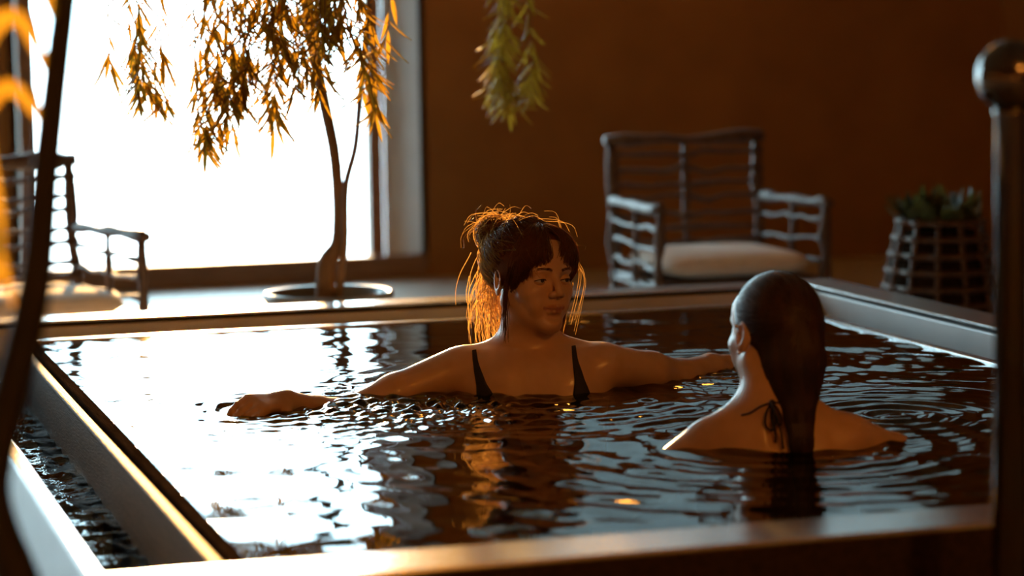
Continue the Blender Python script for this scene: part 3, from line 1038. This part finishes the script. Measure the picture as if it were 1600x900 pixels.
for i in range(520):
    s = r_.choice((-1, 1)); u = r_.random()
    hl = cat([(s * .004, -.062, .095), (s * .045, -.050, .078), (s * .064, -.026, .048), (s * .072, .000, .022), (s * .068, .035, -.01), (s * .058, .055, -.035)], 40)[int(u * 39)]
    hl = hl + r_.normal(0, .003, 3)
    nd = np.array((s * .02 * r_.random(), .105, .0 + .04 * r_.random()))
    P = [HP2(q) for q in sweep(hl, nd, CC, CR2, 9, lift=.001, off0=.0, off1=.001)]
    ang = r_.random() * 6.28
    for k in range(2, 7):
        dv = np.array((math.cos(ang), math.sin(ang), 0)); dv[1] = -abs(dv[1])
        P.append(tl[k] + dv * trad[k] * (1.0 + .05 * r_.random()))
    strands2.append(cat(P, 24))
for i in range(330):   # lengths over the hanging mass
    ang = -math.pi * r_.uniform(-.12, 1.12)
    dv = np.array((math.cos(ang), math.sin(ang), 0))
    P = [tl[0] + dv * trad[0] * .9 + np.array((0, 0, .045 * (1 - abs(dv[0]))))] + [tl[k] + dv * (trad[k] + .001) + r_.normal(0, .0012, 3) for k in range(1, 7)]
    strands2.append(cat(P, 24))
P2 = np.array(strands2)
for _ in range(3):     # lay every strand on the hair mass
    d = hh.at(P2)
    g = np.stack([hh.at(P2 + e) - d for e in np.eye(3) * 5e-4], -1)
    g /= np.linalg.norm(g, axis=-1, keepdims=True) + 1e-9
    P2 = P2 + g * np.clip(.0004 - d, -.004, .02)[..., None]
for P in P2:
    strand_mesh(mb, P, .0011, .0009)
mb.build('hair_strands', 'hair_wet', p2)
# neck string with bow
def skin_y2(x, z):
    y = -.2
    for _ in range(60):
        y += min(.02, max(-.01, float(S2.at(np.array([[x, y, z]]))[0]))) * .8
    return y
st = MB()
for pts in ([(-.066, .0605), (-.050, .066), (-.030, .080), (-.008, .088)], [(-.008, .088), (.02, .085), (.045, .075), (.064, .062)]):
    st.tube(cat([(x, skin_y2(x, z) - .002, z) for x, z in pts], 14), .0022, 6)
st.build('neck_string', 'fabric_black', p2)
bw = MB()
kx, kz = -.010, .088
ky = skin_y2(kx, kz) - .006
bw.sphere((kx, ky, kz), .006, 10, 8)
for pts in ([(0, 0), (-.010, -.018), (-.012, -.040), (-.002, -.052), (.006, -.040), (.004, -.016), (0, 0)],
            [(0, 0), (.012, -.014), (.018, -.034), (.012, -.044), (.008, -.026), (0, 0)],
            [(0, 0), (.008, -.025), (.016, -.055), (.020, -.085)],
            [(0, 0), (.000, -.030), (.006, -.060), (.006, -.075)]):
    bw.tube(cat([(kx + a, min(skin_y2(kx + a, kz + b) - .004, ky + .01) - .002 * j, kz + b) for j, (a, b) in enumerate(pts)], 26), .0023, 6)
bw.build('bow', 'fabric_black', p2)
for e in ((.079, .004, -.040), (.083, -.002, .010)):
    MB().sphere(HP2(e), .0042, 12, 8).build('earring', 'pearl', p2)
# ------------------------------------------------------------------ rattan armchairs
def gnarly(a, b, r, n=9, wob=.004, seed=0, knots=()):
    q = np.random.default_rng(seed)
    a, b = np.array(a, float), np.array(b, float)
    t = np.linspace(0, 1, n)
    P = a + (b - a) * t[:, None] + q.normal(0, wob, (n, 3)) * np.sin(math.pi * t)[:, None]
    R_ = r * (1 + .14 * q.normal(0, 1, n))
    for kn in knots:
        R_[np.argmin(abs(t - kn))] *= 1.45
    return MB().tube(P, np.clip(R_, r * .7, r * 1.8), 8)
def armchair(loc, rz, label, seed):
    """front faces -y, origin on the floor under the seat"""
    t = empty('rattan_armchair', loc, rz)
    tag(t, label, 'chair', 'rattan armchairs around the tub')
    w, d = .285, .26                 # half width, half depth
    ZSEAT, ZARM, ZTOP = .27, .515, .725
    k = [seed]
    def rod(name, a, b, r, knots=(), wob=.004):
        k[0] += 1
        return gnarly(a, b, r, 9, wob, k[0], knots).build(name, 'rattan', t)
    for s in (-1, 1):
        rod('leg', (s * (w + .02), -d, 0), (s * (w + .02), -d, ZARM + .02), .015, (.5, .75))
        rod('back_post', (s * w, d, 0), (s * (w - .005), d + .04, ZTOP + .01), .016, (.5, .7, .9))
        rod('arm_rail', (s * (w + .025), -d - .03, ZARM), (s * w, d + .03, ZARM - .005), .015, (.1, .5, .9))
        rod('arm_post', (s * (w + .01), 0, .12), (s * (w + .01), 0, ZARM), .010, (.4, .8))
        for i, z in enumerate((.10, .17, .24, .31, .38, .45)):
            rod('arm_rod', (s * (w + .02), -d - .015, z + random.uniform(-.012, .012)), (s * w, d + .02, z + random.uniform(-.012, .012)), .0075, (.1, .5, .9), .006)
    rod('back_post', (0, d, .12), (0, d + .04, ZTOP), .011, (.3, .6, .8))
    rod('top_rail', (-w - .02, d + .04, ZTOP), (w + .02, d + .04, ZTOP + .004), .017, (.1, .3, .7, .92))
    for i in range(10):
        z = .20 + .052 * i
        yy = d + .04 * z / ZTOP
        rod('back_rod', (-w - .012, yy - .01, z + random.uniform(-.012, .012)), (w + .012, yy - .01, z + random.uniform(-.012, .012)), .0085, (.05, .5, .95), .006)
    for z in (.06, .12, .18, .245):
        rod('front_rod', (-w - .03, -d, z), (w + .03, -d, z + random.uniform(-.01, .01)), .009, (.05, .5, .95))
    for s in (-1, 1):
        rod('seat_rail', (s * (w - .01), -d, ZSEAT - .02), (s * (w - .01), d, ZSEAT - .02), .014)
    for i in range(7):
        y = -d + .03 + i * .078
        rod('seat_slat', (-w + .01, y, ZSEAT - .02), (w - .01, y, ZSEAT - .02), .009)
    # cushion: rounded box grown from a superellipsoid
    nu, nv = 40, 18
    vs, fs = [], []
    for i in range(nv + 1):
        ph = -math.pi / 2 + math.pi * i / nv
        for j in range(nu):
            th = 2 * math.pi * j / nu
            def sp(x, e): return math.copysign(abs(x) ** e, x)
            cx = sp(math.cos(ph), .45) * sp(math.cos(th), .30) * .262
            cyy = sp(math.cos(ph), .45) * sp(math.sin(th), .30) * .262
            cz = sp(math.sin(ph), .75) * .046 * (1 - .25 * ((cx / .262) ** 4 + (cyy / .262) ** 4) / 2)
            vs.append((cx, cyy - .01, ZSEAT + .040 + cz))
    for i in range(nv):
        for j in range(nu):
            fs.append((i * nu + j, i * nu + (j + 1) % nu, (i + 1) * nu + (j + 1) % nu, (i + 1) * nu + j))
    cu = MB().add(vs, fs).build('cushion', 'cushion', t)
    cu['label'] = 'plump cream seat cushion'
    ring = [(sp(math.cos(2 * math.pi * j / 48), .30) * .263, sp(math.sin(2 * math.pi * j / 48), .30) * .263 - .01, ZSEAT + .040) for j in range(49)]
    MB().tube(ring, .005, 6, caps=False).build('piping', 'cushion', cu)
    return t
armchair((2.57, 4.72, FLOOR), 0.0, 'dark rattan armchair with cream cushion against the brown wall', 100)
armchair((.113, 4.363, FLOOR), math.radians(13), 'rattan armchair with cream cushion silhouetted against the bright window', 300)

# ------------------------------------------------------------------ wicker planter with a bushy plant
pc = (2.963, 3.765, FLOOR)
pt = empty('wicker_planter', pc)
tag(pt, 'round dark wicker planter with bushy plant behind the pale rim', 'planter')
H = .50
def prad(z): return .205 - .075 * (z / H) ** 1.6
for i in range(12):
    a = 2 * math.pi * i / 12
    P = [(prad(z) * math.cos(a), prad(z) * math.sin(a), z) for z in np.linspace(0, H + .015, 8)]
    MB().tube(P, .009, 6).build('stake', 'rattan', pt)
for i in range(10):
    z = .03 + i * .052
    P = [((prad(z) + .007 * (-1) ** j) * math.cos(2 * math.pi * j / 24), (prad(z) + .007 * (-1) ** j) * math.sin(2 * math.pi * j / 24), z) for j in range(25)]
    MB().tube(cat(P, 73), .011, 6).build('wicker_band', 'rattan', pt)
MB().lathe([(.17, .01), (prad(.25) - .02, .25), (.11, H - .03), (.10, H - .03)], 24).build('liner', 'roughwood', pt)
q = np.random.default_rng(8)
lm = None
for i in range(64):
    a, b = q.random() * 6.28, q.random()
    base = np.array((.07 * b * math.cos(a), .07 * b * math.sin(a), H - .03))
    dv = np.array((math.cos(a) * (.3 + .9 * b), math.sin(a) * (.3 + .9 * b), 1.0 - .45 * b))
    ln = .10 + .06 * q.random()
    if lm is None:
        P = cat([(0, 0, 0), (0, .01, .4), (0, .06, .75), (0, .18, 1.0)], 7)
        wv = [.04, .13, .18, .19, .16, .10, .01]
        mbl = MB(); vs, fs = [], []
        for j in range(7):
            vs += [(-wv[j], P[j][1], P[j][2]), (0, P[j][1] + .03, P[j][2]), (wv[j], P[j][1], P[j][2])]
        for j in range(6):
            for m_ in range(2):
                fs.append((j * 3 + m_, j * 3 + m_ + 1, j * 3 + m_ + 4, j * 3 + m_ + 3))
        lo = mbl.add(vs, fs).build('leaf', 'bush_leaf', pt)
        lm = lo.data
    else:
        lo = bpy.data.objects.new('leaf', lm); col.objects.link(lo); lo.parent = pt
    lo.location = base
    lo.rotation_euler = Vector(dv).to_track_quat('Z', 'Y').to_euler()
    lo.scale = (ln, ln, ln)

# ------------------------------------------------------------------ weeping tree in a bowl by the window
TR = (.92, 3.60, FLOOR)
tp = empty('bowl_planter', TR)
tp.scale = (.875, .875, 1.29)
tag(tp, 'wide dark glazed bowl planter holding the weeping tree', 'planter')
MB().lathe([(.10, 0), (.125, .0), (.17, .09), (.198, .20), (.203, .265), (.215, .280), (.217, .292), (.208, .297), (.192, .292), (.185, .27), (.18, .255), (.01, .255)], 48).build('bowl', 'pot', tp)
MB().lathe([(.182, .235), (.182, .262), (.12, .272), (.05, .278), (.005, .28)], 40).build('soil', 'soil', tp)
q = np.random.default_rng(12)
tree = empty('weeping_tree', (TR[0], TR[1], .012), -16.9 * math.pi / 180)
tree.scale = (.885, .885, .885)
tag(tree, 'slender weeping tree with narrow hanging leaves in front of the window', 'tree')
ZO = FLOOR + .28                     # tree-local z = world z - ZO
def tz(z): return z - ZO
T1p = [(-.012, 0, tz(-.10)), (-.006, .0, tz(.023)), (.036, .01, tz(.106)), (.031, .015, tz(.354)), (.0, .02, tz(.54)), (-.03, .02, tz(.706)), (-.05, .02, tz(.87)), (-.09, .03, tz(1.08)), (-.15, .03, tz(1.29)), (-.2, .04, tz(1.42))]
MB().tube(cat(T1p, 44), np.interp(np.linspace(0, 1, 44), [0, .12, .3, .5, .7, 1], [.034, .028, .019, .021, .026, .009]), 10).build('trunk', 'bark', tree)
T2p = [(.030, -.02, tz(-.10)), (.056, -.02, tz(.085)), (.064, -.02, tz(.27)), (.100, -.03, tz(.406)), (.117, -.03, tz(.56)), (.137, -.04, tz(.75)), (.176, -.05, tz(1.0)), (.26, -.06, tz(1.2)), (.36, -.06, tz(1.34))]
MB().tube(cat(T2p, 40), np.interp(np.linspace(0, 1, 40), [0, .3, 1], [.014, .011, .008]), 8).build('trunk', 'bark', tree)
tips = []
FS, FSH = .834, np.array((.098, -1.356, .141))   # the crown arches forward over the tub
def fwdp(P): return np.array(P, float) if P[0] > .45 else np.array(P, float) * FS + FSH
for a, b, hgt in (((-.09, .03, 1.08), (-.62, -.05, 1.22), 1.34), ((-.05, .02, .87), (-.40, -.12, 1.10), 1.22), ((-.15, .03, 1.29), (-.30, .22, 1.15), 1.38),
                  ((-.03, .02, .9), (.04, -.22, 1.05), 1.2), ((.176, -.05, 1.0), (.30, .10, 1.12), 1.22), ((.26, -.06, 1.2), (.66, -.15, 1.16), 1.36), ((-.09, .03, 1.08), (-.16, -.25, 1.1), 1.25)):
    m_ = ((a[0] + b[0]) / 2, (a[1] + b[1]) / 2, hgt)
    e_ = fwdp((b[0], b[1], tz(b[2]))); k_ = fwdp((m_[0] + (.2 if b[0] > .45 else 0), m_[1], tz(m_[2]))) + np.array((0, .25, .06)); a_ = np.array((a[0], a[1], tz(max(a[2], 1.05))))
    P = cat([a_, a_ * .55 + k_ * .45 + np.array((0, 0, .18)), k_, e_], 24)
    MB().tube(P, np.linspace(.011, .004, 24), 6).build('branch', 'bark', tree)
    tips.append(P[13:])
def leaf_mesh():
    mbl = MB()
    ws = [.006, .055, .062, .042, .004]
    vs, fs = [], []
    for j, wv in enumerate(ws):
        z = -j / 4
        y = .10 * (j / 4) ** 2
        vs += [(-wv, y, z), (0, y + .03, z), (wv, y, z)]
    for j in range(4):
        for m_ in range(2):
            fs.append((j * 3 + m_, j * 3 + m_ + 1, j * 3 + m_ + 4, j * 3 + m_ + 3))
    return mbl.add(vs, fs)
leafs = []
# hanging twigs: x range, lowest z range, count
zones = [((-.40, -.24), (.42, .70), 13), ((-.26, .02), (.58, .88), 34), ((-.02, .08), (.72, .92), 9), ((-.66, -.50), (.50, .75), 11),
         ((.12, .17), (.50, .85), 9), ((.52, .68), (.52, .78), 13), ((-.44, -.30), (.38, .5), 6), ((-.20, -.12), (.40, .55), 4)]
allb = np.concatenate(tips)
twig = MB()
for (x0, x1), (z0, z1), cnt_ in zones:
    for i in range(cnt_):
        x = q.uniform(x0, x1); zb = q.uniform(z0, z1); y = q.uniform(-.26, .22) if x < .1 else q.uniform(-.12, .15)
        e = fwdp((x, y, tz(zb)))
        src = allb[np.argmin(np.abs(allb[:, 0] - e[0]) + .35 * np.abs(allb[:, 1] - e[1]))]
        top, zb = src[2], e[2]
        s = np.array(src)
        P = cat([s, s * .6 + e * .4 + np.array((q.normal(0, .02), q.normal(0, .02), .12 * (top - zb))), s * .15 + e * .85 + np.array((q.normal(0, .012), 0, 0)), e], 20)
        twig.tube(P, np.linspace(.0020, .0008, 20), 4, caps=False)
        ln = np.linalg.norm(np.diff(P, axis=0), axis=1).sum()
        n = int(ln / .021)
        for j in range(n):
            u = (j + .5) / n
            if u < .18: continue
            pos = P[min(19, int(u * 19.99))] + q.normal(0, .003, 3)
            az = j * 2.4 + q.normal(0, .5)
            tilt = q.normal(.65, .22)
            leafs.append((pos, az, tilt, q.uniform(.066, .118)))
twig.build('twigs', 'bark', tree)['kind'] = 'stuff'
leafs.sort(key=lambda a: a[0][2])
proto = leaf_mesh()
pm = proto.build('leaf', 'leaf', tree).data
bulk = MB()
pv = np.array(proto.v)
for i, (pos, az, tilt, s) in enumerate(leafs):
    Rm = Matrix.Rotation(az, 3, 'Z') @ Matrix.Rotation(tilt, 3, 'X')
    if i < 300:
        if i == 0:
            o = [c for c in tree.children if c.name.startswith('leaf')][0]
        else:
            o = bpy.data.objects.new('leaf', pm); col.objects.link(o); o.parent = tree
        o.location = pos; o.rotation_euler = Rm.to_euler(); o.scale = (s, s, s)
    else:
        bulk.add((pv * s) @ np.array(Rm).T + pos, proto.f)
bulk.build('foliage', 'leaf', tree)['kind'] = 'stuff'

# ------------------------------------------------------------------ post with ball finial in front of the tub
po = empty('handrail_post', (.971, -.401, FLOOR))
tag(po, 'dark round handrail post with a ball on top beside the tub', 'post')
zc = .703 - FLOOR
MB().lathe([(.0235, 0.02), (.0235, zc - .055), (.026, zc - .05), (.024, zc - .043)], 32).build('pole', 'post', po)
MB().sphere((0, 0, zc), .0495, 32, 24).build('ball_finial', 'post', po)
MB().lathe([(.055, 0), (.055, .012), (.03, .025), (.024, .03)], 32).build('base_plate', 'post', po)

# ------------------------------------------------------------------ plant close to the camera on the left
fp = empty('foreground_plant', (-.408, -.58, FLOOR))
tag(fp, 'blurred dark leaning plant stem with golden strap leaves close to the camera', 'plant')
def lp(x, y, z): return (x + .42, y + .46, z - FLOOR)
stem = [lp(-.40, -.47, FLOOR + .17), lp(-.385, -.455, .02), lp(-.405, -.447, .130), lp(-.432, -.44, .215), lp(-.436, -.433, .274), lp(-.408, -.429, .374), lp(-.376, -.424, .496), lp(-.357, -.413, .639), lp(-.329, -.402, .819), lp(-.30, -.39, .98), lp(-.28, -.38, 1.1)]
MB().tube(cat(stem, 50), np.interp(np.linspace(0, 1, 50), [0, .3, .5, .8, 1], [.030, .024, .021, .015, .006]), 12).build('stem', 'dark_stem', fp)
def strap(pts, wmax, n=26):
    P = cat(pts, n)
    vs, fs = [], []
    for i in range(n):
        t = i / (n - 1)
        w_ = wmax * (math.sin(math.pi * min(1, t * .92 + .06)) ** .6) + .0005
        d = P[min(i + 1, n - 1)] - P[max(i - 1, 0)]
        sdv = np.cross(d, (0.3, -.95, 0)); sdv /= max(np.linalg.norm(sdv), 1e-6)
        vs += [P[i] - sdv * w_, P[i] + np.array((0, -.004, 0)), P[i] + sdv * w_]
    for i in range(n - 1):
        for k in range(2):
            fs.append((i * 3 + k, i * 3 + k + 1, i * 3 + k + 4, i * 3 + k + 3))
    return MB().add(vs, fs)
top = stem[7]
for pts, wm in (([lp(-.345, -.41, .72), lp(-.385, -.40, .80), lp(-.425, -.39, .76), lp(-.425, -.38, .66), lp(-.412, -.37, .55), lp(-.43, -.37, .46)], .011),
                ([lp(-.352, -.412, .67), lp(-.40, -.42, .72), lp(-.44, -.43, .66), lp(-.425, -.44, .56), lp(-.405, -.45, .47)], .010),
                ([lp(-.335, -.405, .78), lp(-.38, -.44, .88), lp(-.43, -.48, .84), lp(-.46, -.52, .70)], .012),
                ([lp(-.32, -.40, .86), lp(-.36, -.36, .97), lp(-.44, -.33, .98), lp(-.50, -.30, .86)], .012)):
    strap(pts, wm).build('leaf', 'dry_leaf', fp)
MB().lathe([(.085, 0), (.09, .0), (.115, .20), (.12, .215), (.108, .215), (.10, .19), (.01, .185)], 32).build('pot', 'pot', fp)

# ------------------------------------------------------------------ warm fill globes, added out of view to brighten the room
def added_fill_globe(loc, strength, label, drop):
    e = empty('added_fill_globe', loc)
    tag(e, label, 'lamp', 'added warm fill globes')
    MB().lathe([(.05, -.02), (.05, 0)], 20).build('ceiling_rose', 'brass', e)
    MB().tube([(0, 0, -.02), (0, 0, -drop)], .004, 8).build('cord', 'brass', e)
    MB().lathe([(.05, -drop - .02), (.03, -drop + .02)], 20).build('fill_holder', 'brass', e)
    MB().sphere((0, 0, -drop - .18), .18, 24, 16).build('globe', emit('warm_fill_glow', (1.0, 0.37, 0.045), strength), e)
added_fill_globe((2.75, 6.2, CEIL), 20, 'added warm fill globe out of view near the brown back wall', .30)  # added above the view to warm the back wall
added_fill_globe((.9, -4.6, CEIL), 105, 'added warm fill globe out of view behind the near end of the tub', .30)  # added behind the camera as fill for faces and skin
